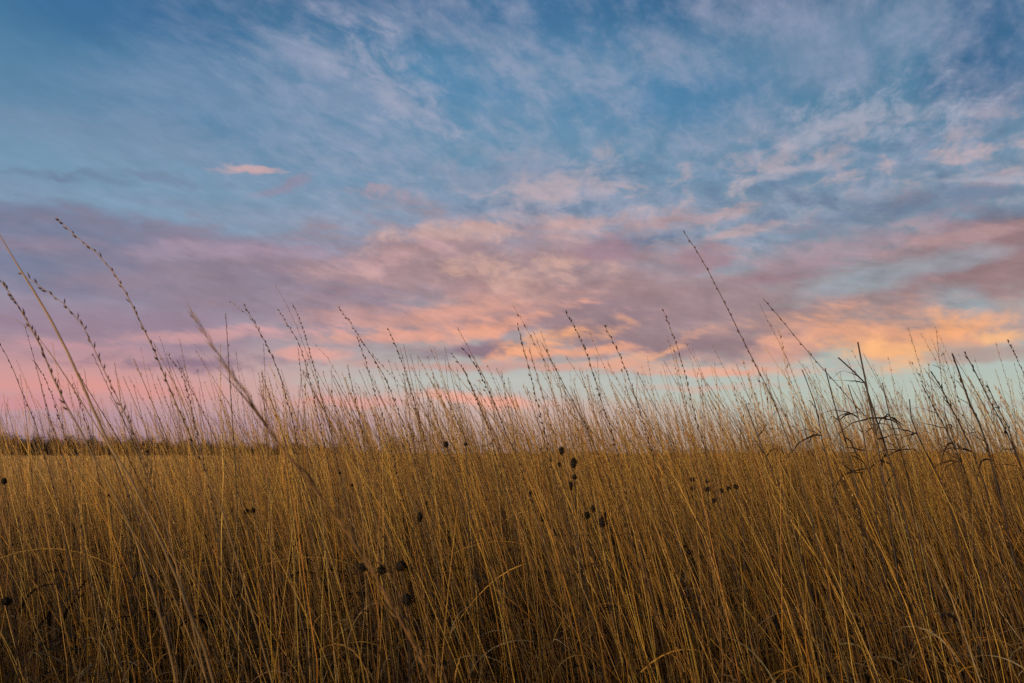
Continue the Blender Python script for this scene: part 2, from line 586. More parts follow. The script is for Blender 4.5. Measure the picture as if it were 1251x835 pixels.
PAL = np.array([lin(c) for c in [(206, 154, 70), (222, 172, 88), (186, 130, 54), (172, 124, 62), (160, 122, 70),
                                 (128, 90, 46), (108, 74, 38), (92, 62, 32), (80, 54, 30), (140, 98, 48), (118, 82, 46), (72, 50, 30), (196, 132, 48),
                                 (98, 68, 38), (150, 112, 66), (228, 174, 84), (210, 152, 62), (214, 168, 96)]]) * np.array([1.0, 0.98, 0.86])
PAL_GREY = np.array([lin(c) for c in [(168, 140, 108), (150, 122, 92), (184, 156, 120), (128, 100, 72)]])


def pick(pal, N, var=0.14):
    c = pal[rng.integers(0, len(pal), N)]
    return np.clip(c * (1 + rng.normal(0, var, (N, 1))) * (1 + rng.normal(0, 0.05, (N, 3))), 0.004, 0.9)


def wave(x, y, s, k=0.0):
    """smooth unevenness of the field, about -1..1"""
    return (np.sin(x * s + 1.3 * k) * np.cos(y * s * 0.8 + k) + np.sin(x * s * 2.3 + y * s * 1.7 + 2.1 * k) * 0.6 +
            np.sin(y * s * 3.1 - x * s * 1.1 + k) * 0.4) / 2.0


TAN = W / 2 / FPX


def scatter(y0, y1, dens, margin=1.25):
    """points over the part of the field in view, y metres ahead"""
    area = TAN * margin * (y1 * y1 - y0 * y0)
    N = int(area * dens)
    y = np.sqrt(rng.uniform(y0 * y0, y1 * y1, N))
    x = rng.uniform(-1, 1, N) * TAN * margin * y
    # stems come up in tufts
    nt_ = max(1, N // 7)
    pull = rng.integers(0, nt_, N)
    f = np.where(rng.random(N) < 0.6, 0.86, 0.0) * np.clip(1.2 - y / 12, 0, 1)
    ok = (np.abs(x - x[pull]) < 0.35) & (np.abs(y - y[pull]) < 0.35)
    f = f * ok
    return x * (1 - f) + x[pull] * f, y * (1 - f) + y[pull] * f


def ground_z(x, y):
    return 0.0 * x - 0.0 * y


def stem_lines(x, y, h, S_, lean=1.0):
    """centre lines of stems bowed to the left by the wind"""
    N = len(x)
    t = np.linspace(0, 1, S_)[None]
    k = 1 + 0.35 * wave(x, y, 0.9, 1.0)
    a = rng.normal(0.05, 0.085, N) * lean
    b = np.abs(rng.normal(0.15, 0.09, N)) * k * lean
    ay = rng.normal(0.0, 0.07, N)
    by = rng.normal(0.0, 0.07, N)
    cpw = rng.uniform(1.7, 3.0, N)
    dx_ = -(a[:, None] * t + b[:, None] * t ** cpw[:, None])
    dy_ = ay[:, None] * t + by[:, None] * t ** 2
    kink = np.cumsum(rng.normal(0, 0.0045, (N, S_)), 1)
    kink[:, 0] = 0
    ln = np.sqrt(1 - np.clip(dx_ ** 2 + dy_ ** 2, 0, 0.7) * 0.5)
    px = x[:, None] + dx_ * h[:, None] + kink
    py = y[:, None] + dy_ * h[:, None]
    pz = t * h[:, None] * ln
    return np.stack([px, py, pz], 2)


def head_on(g, pts, t0, n, length, width, colr, spread=0.5, droop=0.0):
    """spikelets along the top of each stem; pts (N,S,3)"""
    N, S_, _ = pts.shape
    T, U, Wn = frames(pts)
    tt = t0[:, None] + (1 - t0[:, None]) * (np.arange(n)[None] + rng.uniform(0, 0.8, (N, n))) / n
    f = tt * (S_ - 1)
    i = np.clip(f.astype(int), 0, S_ - 2)
    r = (f - i)[..., None]
    ii = np.arange(N)[:, None]
    pos = pts[ii, i] * (1 - r) + pts[ii, i + 1] * r
    tg = T[ii, i]
    an = rng.uniform(0, 2 * np.pi, (N, n))
    side = U[ii, i] * np.cos(an)[..., None] + Wn[ii, i] * np.sin(an)[..., None]
    ax = tg + side * spread * rng.uniform(0.3, 1.2, (N, n, 1)) + np.array([0, 0, -droop])
    ax /= np.linalg.norm(ax, axis=2, keepdims=True)
    L = length[:, None] * rng.uniform(0.7, 1.3, (N, n))
    Wd = width[:, None] * rng.uniform(0.75, 1.25, (N, n))
    pos = pos + ax * (L * 0.42)[..., None] + side * 0.0012
    c = np.repeat(colr[:, None, :], n, 1) * rng.uniform(0.75, 1.25, (N, n, 1))
    spikelets(g, pos.reshape(-1, 3), ax.reshape(-1, 3), L.ravel(), Wd.ravel(), c.reshape(-1, 3))


# ------------------------------------------------------------------ ground
gm = Geo()
xs = np.concatenate([-np.geomspace(1500, 2, 26), np.linspace(-1.6, 1.6, 9), np.geomspace(2, 1500, 26)])
ys = xs.copy()
X, Y = np.meshgrid(xs, ys)
Z = np.where(np.hypot(X, Y) < 60, 0.015 * wave(X, Y, 2.2, 0.3), 0.0)
gv = np.stack([X, Y, Z - 0.012], -1).reshape(-1, 3)
nx = len(xs)
ii = np.arange(nx * nx).reshape(nx, nx)
gq = np.stack([ii[:-1, :-1], ii[:-1, 1:], ii[1:, 1:], ii[1:, :-1]], -1).reshape(-1, 4)
gm.add(gv, np.array([0.1, 0.07, 0.04]), quads=gq)
tag(gm.build('ground', M_SOIL), kind='structure')

# ------------------------------------------------------------------ the grass mass
gs, gl, gd = Geo(), Geo(), Geo()

# stems near the camera; the tallest of them are kept apart as things of their own
x, y = scatter(1.55, 5.0, 430)
h = rng.normal(0.93, 0.16, len(x)) * (1 + 0.10 * wave(x, y, 1.4, 0.5)) * (1 - 0.02 * np.clip(-0.2 - x / y, 0, 0.2) / 0.2)
left_ = np.clip(-0.2 - x / y, 0, 0.2) / 0.2      # the field is thinner and lower towards the left
tall = rng.random(len(x)) < (0.18 - 0.05 * left_) * np.clip(1.0 + 1.1 * wave(x, y, 2.6, 1.2), 0.3, 2.2)
h = np.where(tall, rng.normal(1.34, 0.15, len(x)), h)
h = np.clip(h, 0.4, 1.70)
NEAR = stem_lines(x, y, h, 9)
near_r = np.where(rng.random(len(x)) < 0.4, rng.uniform(0.0009, 0.0014, len(x)), rng.uniform(0.0014, 0.0025, len(x)))
tp = np.linspace(1.0, 0.25, 9)[None]
near_c = pick(PAL, len(x)) * (1 + 0.22 * wave(x, y, 2.2, 2.0))[:, None]
near_tall = tall & (h > 1.12)


def project(p):
    d = p - np.array([0, 0, EYE])
    c, s = math.cos(PITCH), math.sin(PITCH)
    f = d[..., 1] * c + d[..., 2] * s
    u_ = -d[..., 1] * s + d[..., 2] * c
    return W / 2 + d[..., 0] / f * FPX, H / 2 - u_ / f * FPX


lim_r = rng.normal(0, 30, len(x))
for _ in range(3):                      # none of the many rises past the tips of the traced stalks
    tipx, tipy = project(NEAR[:, -1])
    lim_ = np.minimum(447 + 30 * wave(tipx / 90.0, 0 * tipx, 1.0, 0.7) + lim_r, 540)
    over = (tipy < lim_) & (y < 5)
    f_ = np.where(over, np.clip((HORIZON - lim_) / np.maximum(HORIZON - tipy, 1), 0, 1), 1.0)
    top_ = np.maximum(NEAR[:, -1, 2], 0.1)
    k_ = np.clip((EYE + (top_ - EYE) * f_) / top_, 0.5, 1.0)
    b0 = NEAR[:, :1].copy()
    NEAR = b0 + (NEAR - b0) * k_[:, None, None]
tipx, tipy = project(NEAR[:, -1])
cand = np.where(near_tall & (NEAR[:, -1, 2] > 1.1) & (tipx > -5) & (tipx < W + 5) & (tipy < 505) & (y < 4.2))[0]
cand = cand[np.argsort(tipy[cand] - 20 * rng.random(len(cand)))][:215]
solo = np.zeros(len(x), bool)
solo[cand] = True
rest = ~solo
tubes(gs, NEAR[rest], near_r[rest][:, None] * tp, near_c[rest])
tl = near_tall & rest
head_on(gd, NEAR[tl], rng.uniform(0.74, 0.86, tl.sum()), 11, np.full(tl.sum(), 0.0075), np.full(tl.sum(), 0.0011),
        pick(np.array([lin((190, 146, 90)), lin((136, 98, 58)), lin((212, 168, 110))]), tl.sum()))

# blades on the near stems: narrow dry leaves rising from the stems
x2, y2 = scatter(1.5, 5.0, 130)
h2 = rng.uniform(0.45, 1.05, len(x2))
L2 = stem_lines(x2, y2, h2, 7, 1.5)
bow = rng.normal(0, 0.10, (len(x2), 1)) * np.linspace(0, 1, 7)[None] ** 2
L2[..., 1] += bow
ribbons(gl, L2, rng.uniform(0.0012, 0.0028, (len(x2), 1)) * np.linspace(1, 0.15, 7)[None] ** 0.7, pick(np.concatenate([PAL, PAL_GREY]), len(x2)))


def curls(x, y, z0, size, wid, pal):
    """dry leaves that have curled over: arcs that rise, bend and drop"""
    N = len(x)
    S_ = 9
    t = np.linspace(0, 1, S_)[None]
    az = rng.uniform(0, 2 * np.pi, N)
    a0 = rng.normal(1.1, 0.35, N)[:, None]
    turn = rng.normal(-2.2, 0.9, N)[:, None]
    ang = a0 + turn * t ** 1.3
    step = (size / (S_ - 1))[:, None]
    r = np.cumsum(np.cos(ang) * step, 1)
    z = np.cumsum(np.sin(ang) * step, 1)
    az2 = az[:, None] + rng.normal(0, 0.6, N)[:, None] * t
    p_ = np.stack([x[:, None] + r * np.cos(az2), y[:, None] + r * np.sin(az2), np.maximum(z0[:, None] + z, 0.006)], 2)
    ribbons(gl, p_, wid[:, None] * (1 - t ** 2 * 0.85), pick(pal, N))


x3, y3 = scatter(1.35, 3.6, 420)
curls(x3, y3, rng.beta(1.2, 2.2, len(x3)) * 0.66, rng.uniform(0.07, 0.24, len(x3)), rng.uniform(0.0008, 0.0020, len(x3)),
      np.concatenate([PAL_GREY, PAL_GREY, PAL[4:8]]))

# low thatch between the stems
x4, y4 = scatter(1.3, 6.0, 220)
curls(x4, y4, rng.uniform(0.0, 0.16, len(x4)), rng.uniform(0.08, 0.25, len(x4)), rng.uniform(0.001, 0.0026, len(x4)), PAL_GREY * 0.7)
# dead curls between the stems, coloured near-black to paint shade into the gaps
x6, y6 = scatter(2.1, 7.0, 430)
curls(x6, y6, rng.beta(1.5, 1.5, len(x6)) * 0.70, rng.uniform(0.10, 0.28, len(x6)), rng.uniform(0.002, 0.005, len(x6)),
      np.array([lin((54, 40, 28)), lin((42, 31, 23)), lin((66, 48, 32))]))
# pale dry leaves bent over each other in front
x7, y7 = scatter(1.35, 2.9, 760)
curls(x7, y7, rng.uniform(0.20, 0.66, len(x7)), rng.uniform(0.05, 0.22, len(x7)), rng.uniform(0.0007, 0.0018, len(x7)), np.concatenate([PAL_GREY, PAL_GREY * 0.75, PAL[:6] * 0.8]))
# stalks that have snapped and lie across the others
x8, y8 = scatter(1.8, 4.5, 14)
z8 = rng.uniform(0.25, 0.85, len(x8))
th8 = rng.normal(0.35, 0.5, len(x8))
l8 = rng.uniform(0.15, 0.38, len(x8)) * rng.choice([-1, 1], len(x8))
t8 = np.linspace(-0.5, 0.5, 7)[None]
B8 = np.stack([x8[:, None] + t8 * (np.cos(th8) * l8)[:, None], y8[:, None] + t8 * rng.normal(0, 0.12, (len(x8), 1)),
               np.maximum(z8[:, None] + t8 * (np.sin(th8) * np.abs(l8))[:, None] - 0.45 * t8 ** 2 * np.abs(l8)[:, None], 0.01)], 2)
tubes(gs, B8, rng.uniform(0.0009, 0.0017, (len(x8), 1)) * np.ones((1, 7)), pick(PAL, len(x8)))

# middle distance
x, y = scatter(5.0, 13.0, 210)
h = rng.normal(0.88, 0.11, len(x)) * (1 + 0.13 * wave(x, y, 1.1, 0.5)) * (1 - 0.14 * np.clip(-0.2 - x / y, 0, 0.3) / 0.3)
tall = rng.random(len(x)) < (0.32 - 0.17 * np.clip(-0.22 - x / y, 0, 0.2) / 0.2) * np.clip(1.0 + 1.3 * wave(x, y, 1.7, 3.0), 0.25, 2.2)
h = np.where(tall, rng.normal(1.42, 0.19, len(x)), h)
MID = stem_lines(x, y, np.clip(h, 0.4, 1.9), 6)
tubes(gs, MID, (rng.uniform(0.0016, 0.0030, len(x)) + 0.0009 * tall)[:, None] * np.linspace(1.1, 0.45, 6)[None], pick(PAL, len(x)))
tl = tall & (y < 9)
head_on(gd, MID[tl], rng.uniform(0.68, 0.84, tl.sum()), 10, np.full(tl.sum(), 0.013), np.full(tl.sum(), 0.0017),
        pick(np.array([lin((206, 164, 108)), lin((180, 136, 82)), lin((224, 184, 130))]), tl.sum()))

# far field
x, y = scatter(13.0, 45.0, 44)
h = np.clip(rng.normal(0.90, 0.11, len(x)) * (1 + 0.16 * wave(x, y, 0.5, 0.5)) * (1 - 0.26 * np.clip(-0.2 - x / y, 0, 0.12) / 0.12), 0.3, 1.35)
FAR = stem_lines(x, y, h, 4)
ribbons(gs, FAR, rng.uniform(0.003, 0.007, (len(x), 1)) * np.linspace(1.0, 0.3, 4)[None], pick(PAL, len(x)), twist=rng.normal(0, 0.5, (len(x), 1)) + np.zeros((1, 4)))
x, y = scatter(45.0, 190.0, 2.2)
h = np.clip(rng.normal(0.94, 0.16, len(x)) * (1 + 0.28 * wave(x, y, 0.2, 0.5)) * (1 - 0.30 * np.clip(-0.2 - x / y, 0, 0.12) / 0.12), 0.2, 1.7)
FAR = stem_lines(x, y, h, 3)
ribbons(gs, FAR, rng.uniform(0.03, 0.07, (len(x), 1)) * np.linspace(1.0, 0.4, 3)[None], pick(PAL, len(x)), twist=rng.normal(0, 0.4, (len(x), 1)) + np.zeros((1, 3)))

# the same field beside and behind the camera
N = 30000
x = rng.uniform(-6, 6, N)
y = rng.uniform(-5, 4, N)
keep = (np.abs(x) > TAN * 1.25 * np.maximum(y, 0) + 0.25) & (np.hypot(x, y) > 0.7)
x, y = x[keep], y[keep]
h = np.clip(rng.normal(1.04, 0.16, len(x)), 0.4, 1.6)
BK = stem_lines(x, y, h, 5)
bx_, by_ = project(np.where(BK[..., 1:2] > 0.05, BK, np.array([0, 0.05, 9.0])))
seen = ((BK[..., 1] > 0.05) & (bx_ > -60) & (bx_ < W + 60) & (by_ > -60) & (by_ < H + 60) & (BK[..., 1] < 1.6)).any(1)
near_eye = (np.linalg.norm(BK - np.array([0, 0, EYE]), axis=2) < 0.45).any(1)
BK = BK[~(seen | near_eye)]           # nothing hangs right in front of the eye
x = BK[:, 0, 0]
tubes(gs, BK, rng.uniform(0.0014, 0.0026, (len(x), 1)) * np.linspace(1.1, 0.35, 5)[None], pick(PAL, len(x)))

# one object: stems, blades and husks of everything nobody could count
GR = empty('grass', (0, 0, 0))
tag(GR, 'dense golden brown prairie grass covering the whole field', 'grass', kind='stuff')
for g_, nm, mt in ((gs, 'stem', M_STEM), (gl, 'blade', M_LEAF), (gd, 'seed_husk', M_SEED)):
    o = g_.build(nm, mt, GR)
    o['kind'] = 'stuff'


# ------------------------------------------------------------------ stalks that stand out one by one
def curve_through(pts, S_):
    """smooth curve (Catmull-Rom, even spacing) through a few points"""
    p_ = np.array(pts, float)
    p_ = np.vstack([2 * p_[0] - p_[1], p_, 2 * p_[-1] - p_[-2]])
    out = []
    for i in range(1, len(p_) - 2):
        a, b, c, d = p_[i - 1], p_[i], p_[i + 1], p_[i + 2]
        for t in np.linspace(0, 1, 12, endpoint=False):
            out.append(0.5 * (2 * b + (c - a) * t + (2 * a - 5 * b + 4 * c - d) * t ** 2 + (3 * b - a - 3 * c + d) * t ** 3))
    out.append(p_[-2])
    out = np.array(out)
    s_ = np.concatenate([[0], np.cumsum(np.linalg.norm(np.diff(out, axis=0), axis=1))])
    tt = np.linspace(0, s_[-1], S_)
    return np.stack([np.interp(tt, s_, out[:, k]) for k in range(3)], 1)


def rooted(pix, dist, S_=22, dy_top=0.0):
    """centre line, base first: the traced part at its distance, carried on down to the soil"""
    n_ = len(pix)
    P3 = [at(px, py, dist + dy_top * (1 - i / max(1, n_ - 1))) for i, (px, py) in enumerate(pix)]
    P3 = P3[::-1]
    lo_, nx_ = P3[0], P3[1]
    if lo_[2] > 0.03:
        d = (lo_ - nx_)
        d = d / np.linalg.norm(d)
        slope = d[0] / min(d[2], -0.15)
        slope = np.clip(slope, -1.2, 1.2)
        base = np.array([lo_[0] - slope * lo_[2] * 0.62, lo_[1], 0.0])
        midp = np.array([lo_[0] - slope * lo_[2] * 0.40, lo_[1], lo_[2] * 0.48])
        P3 = [base, midp] + P3
    return curve_through(P3, S_)


BROWN = lin((92, 66, 44))
TANC = lin((176, 134, 82))
DARK = lin((62, 42, 29))
GOLD = lin((204, 146, 62))
RED = lin((136, 92, 54))


def stalk(line, rad, colr, label, group=None, seeds=None, leaves=(), name='grass_stalk', cat='grass stalk', seed_c=None, sides=5, tip=0.25, nodes=True, blunt=False):
    """one stalk: an Empty at its foot with stem, seed head (> spikelets in its mesh) and dry leaves"""
    base = line[0].copy()
    root = empty(name, base)
    tag(root, label, cat, group)
    S_ = len(line)
    t = np.linspace(0, 1, S_)
    r_ = rad * (1 - (1 - tip) * t ** 1.4)
    if blunt:
        r_ = rad * (1 - 0.4 * t) * np.clip((1.02 - t) / 0.12, 0.2, 1)
    g = Geo()
    c = np.tile(np.array(colr), (1, S_, 1)) * (0.85 + 0.25 * np.sin(t * 9 + base[0] * 7))[None, :, None]
    if nodes:
        for f in (0.22, 0.42, 0.6):
            k = int(f * S_)
            r_[k] *= 1.35
            c[0, k] *= 0.6
    tubes(g, line[None], r_[None], c, sides)
    st = g.build('stem', M_STEM, root, base)
    if seeds:
        t0, n_, L, Wd, spread = seeds
        g = Geo()
        head_on(g, line[None], np.array([t0]), n_, np.array([L]), np.array([Wd]), np.array([seed_c if seed_c is not None else BROWN]), spread)
        if len(line) <= 24:                 # fine awns and hairs between the husks
            head_on(g, line[None], np.array([t0 - 0.06]), 34, np.array([L * 1.5]), np.array([0.00045]), np.array([np.array(lin((190, 150, 100)))]), 0.45)
        g.build('seed_head', M_SEED, root, base, smooth_=False)
    for lf in leaves:
        pl_, wd = lf
        g = Geo()
        S2 = len(pl_)
        tt = np.linspace(0, 1, S2)
        ribbons(g, pl_[None], (wd * (1 - tt ** 2 * 0.9) * np.minimum(1, 0.4 + tt * 4))[None], np.tile(np.array(colr) * 0.95, (1, 1)),
                twist=(0.6 + tt * 1.5)[None])
        g.build('leaf', M_LEAF, root, base)
    return root


def leaf_line(line, f, out, rise, droop, S_=10):
    """a dry leaf leaving the stem at fraction f, reaching out sideways, then hanging"""
    p0 = line[int(f * (len(line) - 1))]
    t = np.linspace(0, 1, S_)
    return np.stack([p0[0] + out[0] * t, p0[1] + out[1] * t, p0[2] + rise * t - droop * t ** 2], 1)


def aux_leaves(line, n_, k=1.0):
    out = []
    for _ in range(n_):
        f = random.uniform(0.25, 0.6)
        sg = random.choice((-1, 1))
        out.append((leaf_line(line, f, (sg * random.uniform(0.03, 0.12) * k, random.uniform(-0.04, 0.04)), random.uniform(0.08, 0.2) * k,
                              random.uniform(0.08, 0.3) * k), 0.0022))
    return out


# the large near stalks, each traced by what the photograph shows of it: (pixels tip first), distance, radius, colour, seeds, label
HERO = [
    ([(-22, 252), (0, 288), (20, 322), (45, 362), (75, 415), (105, 480), (133, 543), (160, 585), (177, 621), (208, 688), (233, 752), (262, 838)], 1.05, 0.0022, TANC, None,
     'thick tan grass stalk leaning in from the left edge, its tip outside the frame'),
    ([(68, 265), (85, 283), (108, 300), (130, 322), (150, 350), (163, 378), (172, 395), (190, 432), (205, 470), (222, 510), (240, 550), (262, 605), (285, 668)], 1.35, 0.0020, TANC, (0.68, 40, 0.0105, 0.0015, 0.40),
     'tallest seed-bearing stalk near the left edge, dark husks along its arched tip'),
    ([(24, 333), (45, 348), (72, 365), (88, 384), (101, 398), (112, 420), (128, 455), (150, 500), (168, 540), (185, 590), (205, 650)], 1.25, 0.0015, TANC, (0.72, 36, 0.0115, 0.0017, 0.65),
     'arching stalk with plump dark husks on a loose head, beside the thick frame-cut stalk'),
    ([(-6, 335), (20, 370), (40, 405), (55, 435), (70, 475), (95, 520), (115, 560), (140, 604), (166, 660), (191, 738), (216, 838)], 1.15, 0.0023, TANC, (0.84, 26, 0.0120, 0.0018, 0.70),
     'tan stalk with plump husks at its tip, rising just below the frame-cut thick stalk'),
    ([(-10, 383), (25, 393), (45, 410), (60, 430), (80, 460), (105, 500), (132, 545), (160, 600)], 1.4, 0.0013, TANC, None,
     'thin tan stalk bent almost flat at its tip, low at the left edge'),
    ([(-4, 415), (12, 442), (27, 480), (42, 515), (55, 560), (75, 640)], 1.8, 0.0018, BROWN, (0.72, 18, 0.0085, 0.0014, 0.25),
     'dark brown seed stalk at the left edge, lowest of the seedy stalks there'),
    ([(30, 398), (42, 440), (52, 478), (64, 520), (80, 565), (98, 640)], 2.0, 0.0016, BROWN, (0.70, 20, 0.0085, 0.0015, 0.25),
     'brown seed stalk standing upright between two thick tan stalks at the left'),
    ([(232, 381), (250, 408), (270, 437), (300, 480), (325, 520), (345, 548), (385, 600), (420, 645), (450, 690), (478, 738), (505, 790), (528, 838)], 0.85, 0.0014, RED, (0.60, 110, 0.020, 0.0006, 0.22),
     'reddish thick stalk slanting from the bottom edge up to a split blade'),
    ([(835, 283), (850, 305), (870, 340), (885, 370), (905, 410), (925, 450), (945, 490), (958, 525), (972, 565), (990, 630)], 1.6, 0.0019, BROWN, (0.74, 26, 0.0075, 0.0012, 0.15),
     'tallest grass stalk right of centre, a lone arched stem with a slim head'),
    ([(932, 365), (950, 385), (966, 405), (982, 424), (1000, 445), (1020, 467), (1040, 490), (1055, 505), (1085, 560), (1110, 620)], 1.7, 0.0018, BROWN, (0.70, 20, 0.0075, 0.0014, 0.25),
     'brown stalk with a slim bent head crossing in front of the dark weathered stalks'),
]
for pix, d, rad, cl, sd_, lab in HERO:
    ln_ = rooted(pix, d, 34)
    lv = aux_leaves(ln_, 2)
    if 'split blade' in lab:
        lf = curve_through([at(px, py, d + 0.01) for px, py in ((330, 527), (300, 487), (270, 455), (250, 432), (236, 420))], 12)
        lv = [(lf, 0.0017), (curve_through([at(px, py, d + 0.02) for px, py in ((400, 622), (380, 585), (350, 556), (325, 546), (308, 541))], 12), 0.0016)]
    if 'loose head' in lab:
        for pts_ in (((112, 420), (118, 428), (122, 436)), ((118, 436), (126, 450), (140, 464)), ((100, 396), (92, 388), (84, 385))):
            pass
    stalk(ln_, rad, cl, lab, 'large near grass stalks', sd_, lv, tip=0.3, sides=6, blunt=not sd_ or cl is RED, seed_c=np.array(TANC) * 0.8 if cl is RED else None)

# dark weathered stalks at the right, with curled leaves
DK = [
    ([(1048, 418), (1053, 440), (1058, 462), (1066, 500), (1072, 545), (1080, 600), (1090, 680)], 2.0, 0.0034,
     'tallest dark weathered stalk, upright with a blunt broken tip'),
    ([(1024, 437), (1040, 449), (1054, 462), (1062, 478), (1072, 510), (1090, 565), (1108, 640)], 2.05, 0.0030,
     'dark weathered stalk whose tip hooks over to the left beside the tallest dark one'),
    ([(1008, 450), (1018, 490), (1026, 520), (1036, 552), (1044, 600), (1052, 660)], 2.15, 0.0027,
     'dark weathered stalk with many side leaves left of the tallest dark one'),
    ([(980, 452), (992, 490), (1000, 530), (1010, 570), (1022, 640)], 2.2, 0.0021,
     'thin dark stalk carrying one long horizontal leaf, leftmost of the leafy dark stalks'),
    ([(911, 493), (924, 526), (934, 550), (944, 575), (960, 620)], 2.0, 0.0023,
     'short dark stalk standing alone left of the clump of dark leafy stalks'),
    ([(1111, 488), (1114, 510), (1126, 538), (1142, 570), (1158, 610), (1172, 660)], 2.1, 0.0025,
     'dark stalk with a blunt top standing alone right of the dark leafy clump'),
    ([(1138, 455), (1152, 478), (1168, 505), (1184, 535), (1200, 575), (1216, 640)], 2.2, 0.0027,
     'dark brown stalk, left one of the bundle of straight stalks near the right edge'),
    ([(1163, 432), (1176, 462), (1186, 490), (1198, 520), (1214, 566), (1232, 640)], 2.1, 0.0032,
     'thickest stalk of the bundle of straight dark stalks near the right edge'),
    ([(1178, 430), (1194, 458), (1212, 492), (1228, 524), (1246, 575)], 2.3, 0.0022,
     'dark brown stalk, right one of the bundle of straight stalks near the right edge'),
    ([(1036, 470), (1046, 500), (1056, 535), (1064, 575), (1074, 640)], 2.1, 0.0022,
     'dark stalk close left of the tallest dark weathered one, ending lower'),
    ([(1078, 468), (1084, 500), (1094, 540), (1106, 585), (1118, 645)], 2.2, 0.0022,
     'dark stalk close right of the tallest dark weathered one, ending lower'),
    ([(1126, 470), (1142, 500), (1160, 535), (1178, 575), (1196, 640)], 2.3, 0.0020,
     'thin dark stalk along the left side of the straight dark bundle'),
    ([(1206, 470), (1218, 500), (1232, 535), (1246, 575), (1262, 640)], 2.3, 0.0020,
     'thin dark stalk between the straight dark bundle and the frame edge'),
    ([(1154, 503), (1161, 520), (1167, 545), (1174, 575), (1184, 640)], 2.05, 0.0020,
     'thin dark stalk with a drooping curled leaf in front of the straight dark bundle'),
]
for i, (pix, d, rad, lab) in enumerate(DK):
    ln_ = rooted(pix, d, 30)
    # weathered stems are slightly crooked
    wob = np.cumsum(rng.normal(0, 0.0022, (30, 3)), 0) * np.linspace(0.1, 1, 30)[:, None]
    ln_ = ln_ + wob - wob[-1] * np.linspace(0, 1, 30)[:, None]
    lv = []
    nl = (5, 6, 9, 7, 3, 4, 4, 5, 3, 7, 7, 4, 3, 6)[i]
    for k in range(nl):
        zs = ln_[:, 2]
        f = np.searchsorted(zs, random.uniform(1.06, max(1.14, min(1.36, zs[-1] - 0.08)))) / 29.0
        f = min(f, 0.95)
        sg = -1 if random.random() < 0.7 else 1
        ll = leaf_line(ln_, f, (sg * random.uniform(0.03, 0.14), random.uniform(-0.05, 0.05)), random.uniform(-0.02, 0.12), random.choice((0.0, 0.02, 0.05, 0.09, 0.15)), 14)
        kn = random.randint(5, 11)          # a crease where the blade has snapped over
        ll[kn:, 2] -= np.arange(14 - kn) * random.uniform(0.0, 0.007)
        ll[kn:, 0] -= np.arange(14 - kn) * sg * random.uniform(0.0, 0.004)
        ll += np.cumsum(rng.normal(0, 0.0012, (14, 3)), 0)
        lv.append((ll, random.uniform(0.0018, 0.0038)))
    for k in range(2):
        f = random.uniform(0.55, 0.8)      # sheaths that hug the stem
        lv.append((leaf_line(ln_, f, (random.uniform(-0.06, -0.01), random.uniform(-0.02, 0.02)), random.uniform(0.14, 0.22), 0.01), 0.0026))
    sd_ = (0.66, 24, 0.014, 0.0018, 0.25) if i in (6, 7, 8, 11, 12) else None
    stalk(ln_, rad * 1.35, DARK, lab, 'dark weathered stalks at the right', sd_, lv, name='dark_stalk', cat='dry stalk', seed_c=DARK, tip=0.4, sides=6)

